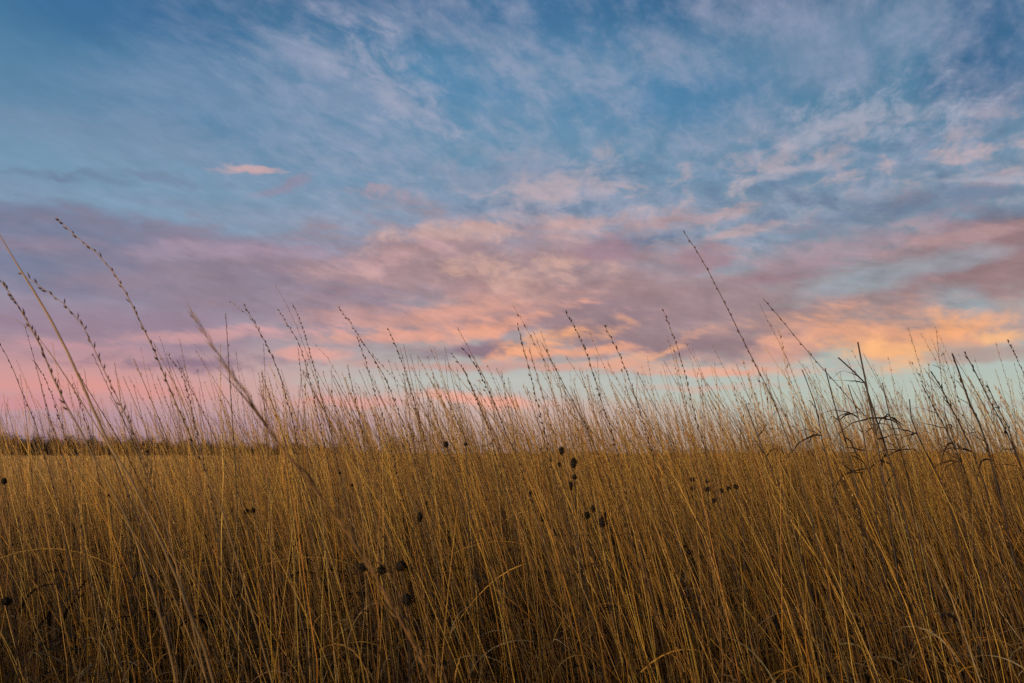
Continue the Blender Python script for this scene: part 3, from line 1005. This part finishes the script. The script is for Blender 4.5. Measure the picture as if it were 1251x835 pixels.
# slimmer seed stalks one can still follow against the sky
MIDS = [
    ([(297, 371), (310, 392), (322, 415), (335, 440), (348, 480), (362, 540)], 2.2, 'd', 'seed stalk with clumped dark husks against the pink cloud, left of a similar pair'),
    ([(340, 378), (350, 395), (362, 412), (372, 440), (384, 490), (396, 545)], 2.3, 'd', 'darkest, most closely seeded stalk of the group left of centre'),
    ([(358, 372), (366, 392), (374, 415), (384, 450), (396, 500), (408, 548)], 2.4, 'd', 'seed stalk just right of the most closely seeded one left of centre'),
    ([(336, 348), (350, 372), (362, 398), (374, 430), (390, 480), (410, 545)], 2.6, 'p', 'bare hair-thin stalk, the highest tip left of centre'),
    ([(280, 368), (300, 382), (315, 402), (330, 430), (350, 480), (372, 545)], 2.4, 'p', 'pale thin stalk bent over at its bare tip above the reddish split blade'),
    ([(412, 374), (425, 390), (437, 408), (450, 430), (466, 452), (482, 490), (500, 545)], 2.2, 'd', 'bowed seed stalk, tallest just left of the middle of the field'),
    ([(436, 412), (445, 436), (452, 460), (464, 500), (478, 548)], 2.5, 'd', 'short dark seed stalk under the bowed one left of the middle'),
    ([(474, 401), (484, 424), (493, 448), (505, 490), (520, 545)], 2.4, 'd', 'seed stalk with a feathery upright head between the bowed one and the middle'),
    ([(384, 420), (402, 440), (418, 470), (432, 510), (446, 550)], 2.6, 'p', 'faint seed stalk crossing the teal gap left of the middle'),
    ([(552, 432), (566, 452), (578, 476), (590, 510), (604, 550)], 2.5, 'd', 'seed stalk with a nodding dark head, first one right of the teal gap'),
    ([(567, 427), (580, 446), (592, 468), (606, 500), (622, 540), (640, 585)], 2.1, 'd', 'leaning seed stalk with husks close together, beside the nodding dark head'),
    ([(632, 396), (638, 420), (644, 442), (652, 475), (661, 510), (672, 560)], 2.1, 'd', 'upright seed stalk with a dark knob at its top, in the middle of the field'),
    ([(651, 404), (662, 432), (670, 462), (680, 500), (692, 550)], 2.5, 'p', 'plain thin stalk right behind the upright one with a knob'),
    ([(690, 380), (704, 404), (715, 428), (724, 455), (738, 500), (754, 555)], 2.0, 'd', 'double-headed leaning stalk, tallest in front of the orange streak'),
    ([(738, 397), (750, 420), (762, 446), (776, 485), (794, 545)], 2.3, 'd', 'seed stalk right of the double-headed one, in front of the orange streak'),
    ([(810, 378), (820, 404), (830, 432), (840, 470), (852, 520), (864, 560)], 2.2, 'd', 'slim seed stalk left of the lone tallest stem right of centre'),
    ([(815, 410), (822, 436), (829, 465), (838, 505), (848, 550)], 2.5, 'p', 'shorter thin stalk close beside the slim seed stalk'),
    ([(836, 417), (848, 438), (860, 466), (874, 510), (890, 560)], 2.4, 'p', 'thin leaning stalk under the lone tallest stem right of centre'),
    ([(1125, 408), (1138, 430), (1150, 455), (1164, 490), (1180, 540)], 2.3, 'p', 'pale stalk leaning across the orange glow left of the straight dark bundle'),
    ([(1085, 436), (1090, 460), (1098, 490), (1110, 535), (1122, 580)], 2.6, 'p', 'faint upright stalk right under the brightest orange glow'),
    ([(1110, 440), (1122, 468), (1134, 495), (1148, 535), (1162, 585)], 2.5, 'p', 'thin pale stalk between the brightest glow and the straight dark bundle'),
    ([(1230, 415), (1242, 438), (1254, 465), (1268, 510)], 2.2, 'd', 'seed stalk cut by the right edge of the frame'),
    ([(1216, 418), (1224, 445), (1234, 478), (1248, 530)], 2.6, 'p', 'pale stalk just left of the seed stalk cut by the right edge'),
    ([(205, 434), (216, 446), (224, 462), (232, 490), (240, 530), (250, 570)], 2.2, 'd', 'nodding stalk with spaced dark husks left of the reddish split blade'),
    ([(172, 425), (178, 455), (184, 480), (190, 515), (198, 560)], 2.6, 'p', 'thin upright stalk between the tallest left stalk and the frame-cut one'),
    ([(40, 440), (55, 462), (66, 490), (76, 525), (88, 575)], 2.4, 'd', 'small seed stalk among the tan stalks at the left, its head dotted with husks'),
    ([(88, 470), (98, 495), (106, 522), (116, 560)], 2.6, 'd', 'shortest dotted seed stalk among the tan stalks at the left'),
    ([(928, 372), (940, 396), (955, 425), (968, 455), (985, 505), (1000, 560)], 2.5, 'p', 'thin stalk running alongside the slim bent head in front of the dark stalks'),
    ([(720, 405), (730, 430), (744, 462), (758, 505), (772, 555)], 2.7, 'p', 'faint stalk in the orange streak behind the double-headed one'),
    ([(525, 425), (538, 455), (548, 485), (560, 520), (572, 560)], 2.6, 'p', 'thin stalk standing over the lone dark knob at the horizon'),
]
for pix, d, kind_, lab in MIDS:
    ln_ = rooted(pix, d, 24, dy_top=random.uniform(-0.15, 0.15))
    if kind_ == 'd':
        stalk(ln_, 0.0019, lin((128, 92, 58)), lab, 'seed stalks against the sky', (0.66, 38, 0.0110, 0.0019, 0.38), aux_leaves(ln_, 1), seed_c=lin((74, 52, 36)))
    else:
        stalk(ln_, 0.0014, TANC, lab, 'seed stalks against the sky', (0.72, 14, 0.0075, 0.0010, 0.20), aux_leaves(ln_, 1))

# the many alike: taken from the near stems whose tips show against the sky
zones = [(330, 'one of many alike thin stalks rising above the dark trees at the left'),
         (640, 'one of many alike thin stalks rising under the pink cloud left of the middle'),
         (930, 'one of many alike thin stalks rising right of the middle of the field'),
         (9999, 'one of many alike thin stalks rising around the dark weathered ones at the right')]
for q, i in enumerate(cand):
    z_ = next(k for k, (lim, _) in enumerate(zones) if tipx[i] < lim)
    sd_ = (random.uniform(0.70, 0.84), random.randint(10, 18), 0.0080, random.uniform(0.0009, 0.0014), 0.30)
    sc_ = lin(random.choice(((150, 108, 62), (104, 72, 44), (122, 86, 52))))
    stalk(NEAR[i], near_r[i], near_c[i] * 0.9, zones[z_][1], zones[z_][1].replace('one of many alike ', ''), sd_, aux_leaves(NEAR[i], 1) if q % 3 == 0 else (),
          seed_c=sc_, sides=4, nodes=False)


# ------------------------------------------------------------------ wildflowers gone to seed
def seed_ball(g, c, r, ln_=1.0):
    """a knobbly dark seed head: a domed cone bristling with small points"""
    nu, nv = 10, 7
    vs, cs = [], []
    for j in range(nv + 1):
        th = math.pi * j / nv
        for i in range(nu):
            ph = 2 * math.pi * i / nu
            k = r * random.uniform(0.62, 1.2)
            vs.append((c[0] + k * math.sin(th) * math.cos(ph), c[1] + k * math.sin(th) * math.sin(ph), c[2] + k * ln_ * math.cos(th) * 1.05))
            cs.append(np.array(lin((30, 22, 18))) * random.uniform(0.6, 1.5))
    idx = np.arange((nv + 1) * nu).reshape(nv + 1, nu)
    q = np.stack([idx[:-1], np.roll(idx[:-1], -1, 1), np.roll(idx[1:], -1, 1), idx[1:]], -1).reshape(-1, 4)
    g.add(np.array(vs), np.array(cs), quads=q)
    K = 80
    d = rng.normal(0, 1, (K, 3))
    d /= np.linalg.norm(d, axis=1, keepdims=True)
    spikelets(g, np.array(c) + d * r * np.array([1, 1, ln_]), d, rng.uniform(0.6, 1.5, K) * r, np.full(K, r * 0.11), np.array(lin((52, 36, 25)))[None] * rng.uniform(0.5, 1.7, (K, 1)))


def wildflower(heads, dist, label, r=0.0074, group='wildflowers gone to seed'):
    """heads: (px, py, radius factor, length factor); branches of one dead plant"""
    P3 = [at(px, py, dist + random.uniform(-0.03, 0.03)) for px, py, *_ in heads]
    mx_ = np.mean(P3, 0)
    base = np.array([mx_[0] + 0.16, mx_[1], 0.0])
    root = empty('wildflower', base)
    tag(root, label, 'wildflower', group)
    top_ = max(P3, key=lambda p_: p_[2])
    fork = np.array([mx_[0] + 0.05, mx_[1], min(p_[2] for p_ in P3) * 0.72])
    g = Geo()
    main = curve_through([base, base * 0.55 + fork * 0.45 + np.array([0.01, 0, 0.03]), fork, fork * 0.4 + top_ * 0.6 + np.array([0.008, 0, 0]), top_], 16)
    tubes(g, main[None], (0.0019 * np.linspace(1, 0.5, 16))[None], np.array([lin((58, 42, 32))]), 5)
    g.build('stem', M_STEM, root, base)
    for p_, hd in zip(P3, heads):
        if p_ is not top_:
            g = Geo()
            k = int(random.uniform(0.45, 0.75) * 15)
            a_ = main[k]
            br = curve_through([a_, a_ * 0.5 + p_ * 0.5 + np.array([np.sign(p_[0] - a_[0]) * 0.01, 0, -0.012]), p_], 10)
            tubes(g, br[None], (0.0012 * np.linspace(1, 0.7, 10))[None], np.array([lin((58, 42, 32))]), 4)
            g.build('branch', M_STEM, root, base)
        g = Geo()
        seed_ball(g, p_, r * hd[2], hd[3])
        g.build('seed_head', M_SEED, root, base, smooth_=False)


WF = [
    ([(545, 543, 0.75, 1.25), (569, 543, 0.6, 0.8)], 2.0, 'dead wildflower with a dark knob that just clears the horizon in the middle'),
    ([(701, 566, 1.0, 1.4), (702, 583, 0.75, 1.0), (697, 594, 0.8, 1.5), (686, 551, 0.85, 1.3), (683, 568, 0.5, 1.4)], 1.9, 'dead wildflower with dark knobs stacked above one another right of the middle'),
    ([(736, 638, 1.35, 1.05), (717, 630, 0.95, 1.1), (724, 622, 0.7, 1.5), (739, 630, 0.5, 2.0)], 1.9, 'dead wildflower with the biggest blackest knob, low right of the middle'),
    ([(663, 632, 0.8, 1.8), (648, 603, 0.5, 1.5)], 2.2, 'dead wildflower with a long dark seed head left of the biggest black knob'),
    ([(846, 586, 0.8, 1.0), (846, 597, 0.7, 1.0), (864, 588, 0.75, 0.9), (865, 598, 0.85, 1.0)], 2.2, 'dead wildflower with four small dark knobs in a square, left plant of the right-hand cluster'),
    ([(881, 600, 0.75, 1.1), (890, 597, 0.7, 1.0), (899, 595, 0.85, 0.9), (872, 612, 0.7, 1.2)], 2.2, 'dead wildflower with dark knobs in a row, right plant of the right-hand cluster'),
    ([(444, 693, 1.0, 1.0), (466, 697, 1.05, 1.0), (490, 692, 1.2, 0.9), (497, 733, 1.2, 1.1)], 1.5, 'dead wildflower with four big black knobs low beside the reddish slanting stalk'),
    ([(301, 625, 0.75, 1.1), (309, 624, 0.7, 1.1)], 2.1, 'dead wildflower with a pair of small dark knobs left of the reddish stalk'),
    ([(513, 632, 0.9, 1.9), (521, 615, 0.5, 1.2)], 2.2, 'dead wildflower with a narrow dark seed head between the middle and the reddish stalk'),
    ([(8, 735, 1.1, 1.0)], 1.6, 'dead wildflower with one black knob at the left edge, low down'),
    ([(5, 588, 0.8, 1.2)], 2.0, 'dead wildflower with one small dark knob at the left edge, just under the treeline'),
    ([(430, 593, 0.55, 1.0), (415, 578, 0.45, 1.0)], 2.3, 'dead wildflower with two tiny dark knobs near the top of the reddish slanting stalk'),
    ([(842, 675, 0.75, 1.1), (836, 668, 0.5, 1.0)], 2.1, 'dead wildflower half hidden in the grass below the right-hand cluster of knobs'),
    ([(180, 552, 0.5, 1.0), (157, 606, 0.5, 1.0), (132, 606, 0.5, 1.0)], 2.3, 'dead wildflower with tiny scattered knobs under the dark trees at the left'),
]
for hd, d, lab in WF:
    wildflower(hd, d, lab)


# ------------------------------------------------------------------ trees along the far edge of the field
def make_tree(seed, label, cat, loc, hgt, wid, dens, group, tint=(27, 22, 18)):
    r_ = np.random.default_rng(seed)
    root = empty('tree', loc)
    tag(root, label, cat, group)
    g = Geo()
    lines, rads = [], []
    zt = np.linspace(0, 1, 6)[:, None]
    trunk = np.concatenate([r_.normal(0, 0.06, (6, 2)) * zt * hgt * 0.5, zt * hgt * 0.7], 1)
    lines.append(trunk)
    rads.append(np.linspace(0.10, 0.03, 6))
    tips = []
    for k in range(11):
        f = r_.uniform(0.15, 0.95)
        a = trunk[int(f * 5)]
        az = r_.uniform(0, 6.28)
        rr = wid * 0.5 * r_.uniform(0.5, 0.95)
        zt_ = hgt * r_.uniform(0.35, 0.95)
        b = np.array([math.cos(az) * rr * math.sqrt(max(0.1, 1 - (zt_ / hgt - 0.45) ** 2 * 2.6)), math.sin(az) * rr, zt_])
        ln_ = a + (b - a) * zt + np.array([0, 0, 0.12 * hgt]) * (zt * (1 - zt))
        lines.append(ln_)
        rads.append(np.linspace(0.045, 0.012, 6))
        tips.append(b)
        tips.append((a + b) / 2)
    tubes(g, np.array(lines), np.array(rads), np.tile(lin((44, 37, 32)), (len(lines), 1)), 5)
    g.build('trunk', M_BARK, root)
    g = Geo()
    tips = np.array(tips)
    K = dens
    ctr = tips[r_.integers(0, len(tips), K)] + r_.normal(0, 1, (K, 3)) * np.array([wid * 0.105, wid * 0.105, hgt * 0.085])
    ctr[:, 2] = np.abs(ctr[:, 2])
    low = r_.random(K) < 0.55               # bushy down to the ground
    rr_ = wid * 0.46 * np.sqrt(r_.random(K))
    aa_ = r_.uniform(0, 6.283, K)
    skirt = np.stack([rr_ * np.cos(aa_), rr_ * np.sin(aa_), hgt * 0.86 * np.sqrt(np.maximum(0, 1 - (rr_ / (wid * 0.47)) ** 2)) * r_.random(K) ** 0.8], 1)
    ctr = np.where(low[:, None], skirt, ctr)
    n_ = r_.normal(0, 1, (K, 3))
    n_ /= np.linalg.norm(n_, axis=1, keepdims=True)
    b_ = np.cross(n_, r_.normal(0, 1, (K, 3)))
    b_ /= np.linalg.norm(b_, axis=1, keepdims=True)
    s_ = r_.uniform(0.05, 0.13, (K, 1)) * (hgt / 5) ** 0.5
    v = np.stack([ctr - n_ * s_, ctr + b_ * s_ * 0.6, ctr + n_ * s_, ctr - b_ * s_ * 0.6], 1).reshape(-1, 3)
    cc = np.repeat(np.array(lin(tint)) * r_.uniform(0.6, 1.3, (K, 1)) * (1 + r_.normal(0, 0.08, (K, 3))), 4, 0)
    g.add(v, cc, quads=np.arange(K * 4).reshape(K, 4))
    g.build('crown', M_LEAF, root)
    return root


def children(o):
    return [c for c in bpy.data.objects if c.parent == o]


protos = []
for k in range(5):
    protos.append((make_tree(40 + k, 'dark bushy tree in the hedgerow along the far left edge of the field', 'tree', (0, 0, 0), 4.8, 5.4, 5600,
                             'trees of the dark hedgerow'),))
kids = {p_[0].name: children(p_[0]) for p_ in protos}
n_h = 52
for k in range(n_h):
    f = k / (n_h - 1)
    px = -60 + f * 470 + random.uniform(-4, 4)
    d = 200 + 40 * f + random.uniform(-8, 8)
    p_ = at(px, HORIZON, d)
    src = protos[k % 5][0]
    if k < 5:
        o = src
    else:
        o = src.copy()
        col.objects.link(o)
        for c in kids[src.name]:
            c2 = c.copy()
            col.objects.link(c2)
            c2.parent = o
    o.location = (p_[0], p_[1], -0.1)
    top_px = 529.0 + 15 * f ** 1.2 + random.uniform(-1.6, 1.6)
    hgt = EYE + (HORIZON - top_px) / FPX * d
    o.scale = (random.uniform(0.9, 1.25), 1, hgt / 4.8)
    o.rotation_euler.z = random.uniform(-0.5, 0.5)

# trees one can tell apart beyond the grass
for k, (px, top_px, w_px, d, lab) in enumerate([
        (158, 533, 30, 190, 'tree that stands a little above the dark hedgerow, behind the tan stalks at the left'),
        (352, 541, 26, 230, 'small tree just past the right end of the dark hedgerow'),
        (418, 536, 44, 200, 'low spreading tree behind the seed stalks left of the middle'),
        (482, 527, 44, 120, 'pale bushy tree rising through the grass line just left of the middle'),
        (885, 548, 40, 260, 'low tree at the grass line behind the lone tallest stem'),
        (945, 537, 36, 190, 'round tree on the horizon left of the dark weathered stalks'),
        (1000, 540, 30, 220, 'smaller round tree on the horizon among the dark weathered stalks'),
        (1235, 547, 60, 210, 'broad low tree on the horizon at the right edge')]):
    hgt = EYE + (HORIZON - top_px) / FPX * d
    p_ = at(px, HORIZON, d)
    make_tree(90 + k, lab, 'tree', (p_[0], p_[1], -0.1), hgt, w_px / FPX * d, 2600, 'single trees beyond the field',
              tint=(92, 74, 52) if k in (2, 3) else (44, 36, 28))

# low brush along the horizon, seen between the stalks
bp = [make_tree(200 + k, 'one of many alike low brown shrubs along the horizon', 'shrub', (0, 0, 0), 2.6, 4.2, 1500,
                'low shrubs along the horizon', tint=((78, 62, 44), (62, 50, 36), (92, 72, 48))[k]) for k in range(3)]
for b_ in bp:
    b_.name = 'shrub'
bk = {b_.name: children(b_) for b_ in bp}
pxs = [330, 372, 398, 446, 505, 540, 588, 640, 676, 735, 792, 830, 862, 905, 925, 968, 985, 1022, 1050, 1082, 1120, 1150, 1172, 1205, 1262]
for k, px in enumerate(pxs):
    src = bp[k % 3]
    if k < 3:
        o = src
    else:
        o = src.copy()
        col.objects.link(o)
        for c in bk[src.name]:
            c2 = c.copy()
            col.objects.link(c2)
            c2.parent = o
    d = random.uniform(110, 190)
    p_ = at(px + random.uniform(-8, 8), HORIZON, d)
    o.location = (p_[0], p_[1], -0.1)
    hg = EYE + random.uniform(4.5, 10) / FPX * d
    o.scale = (random.uniform(0.8, 2.2), 1, hg / 2.6)
    o.rotation_euler.z = random.uniform(-0.4, 0.4)
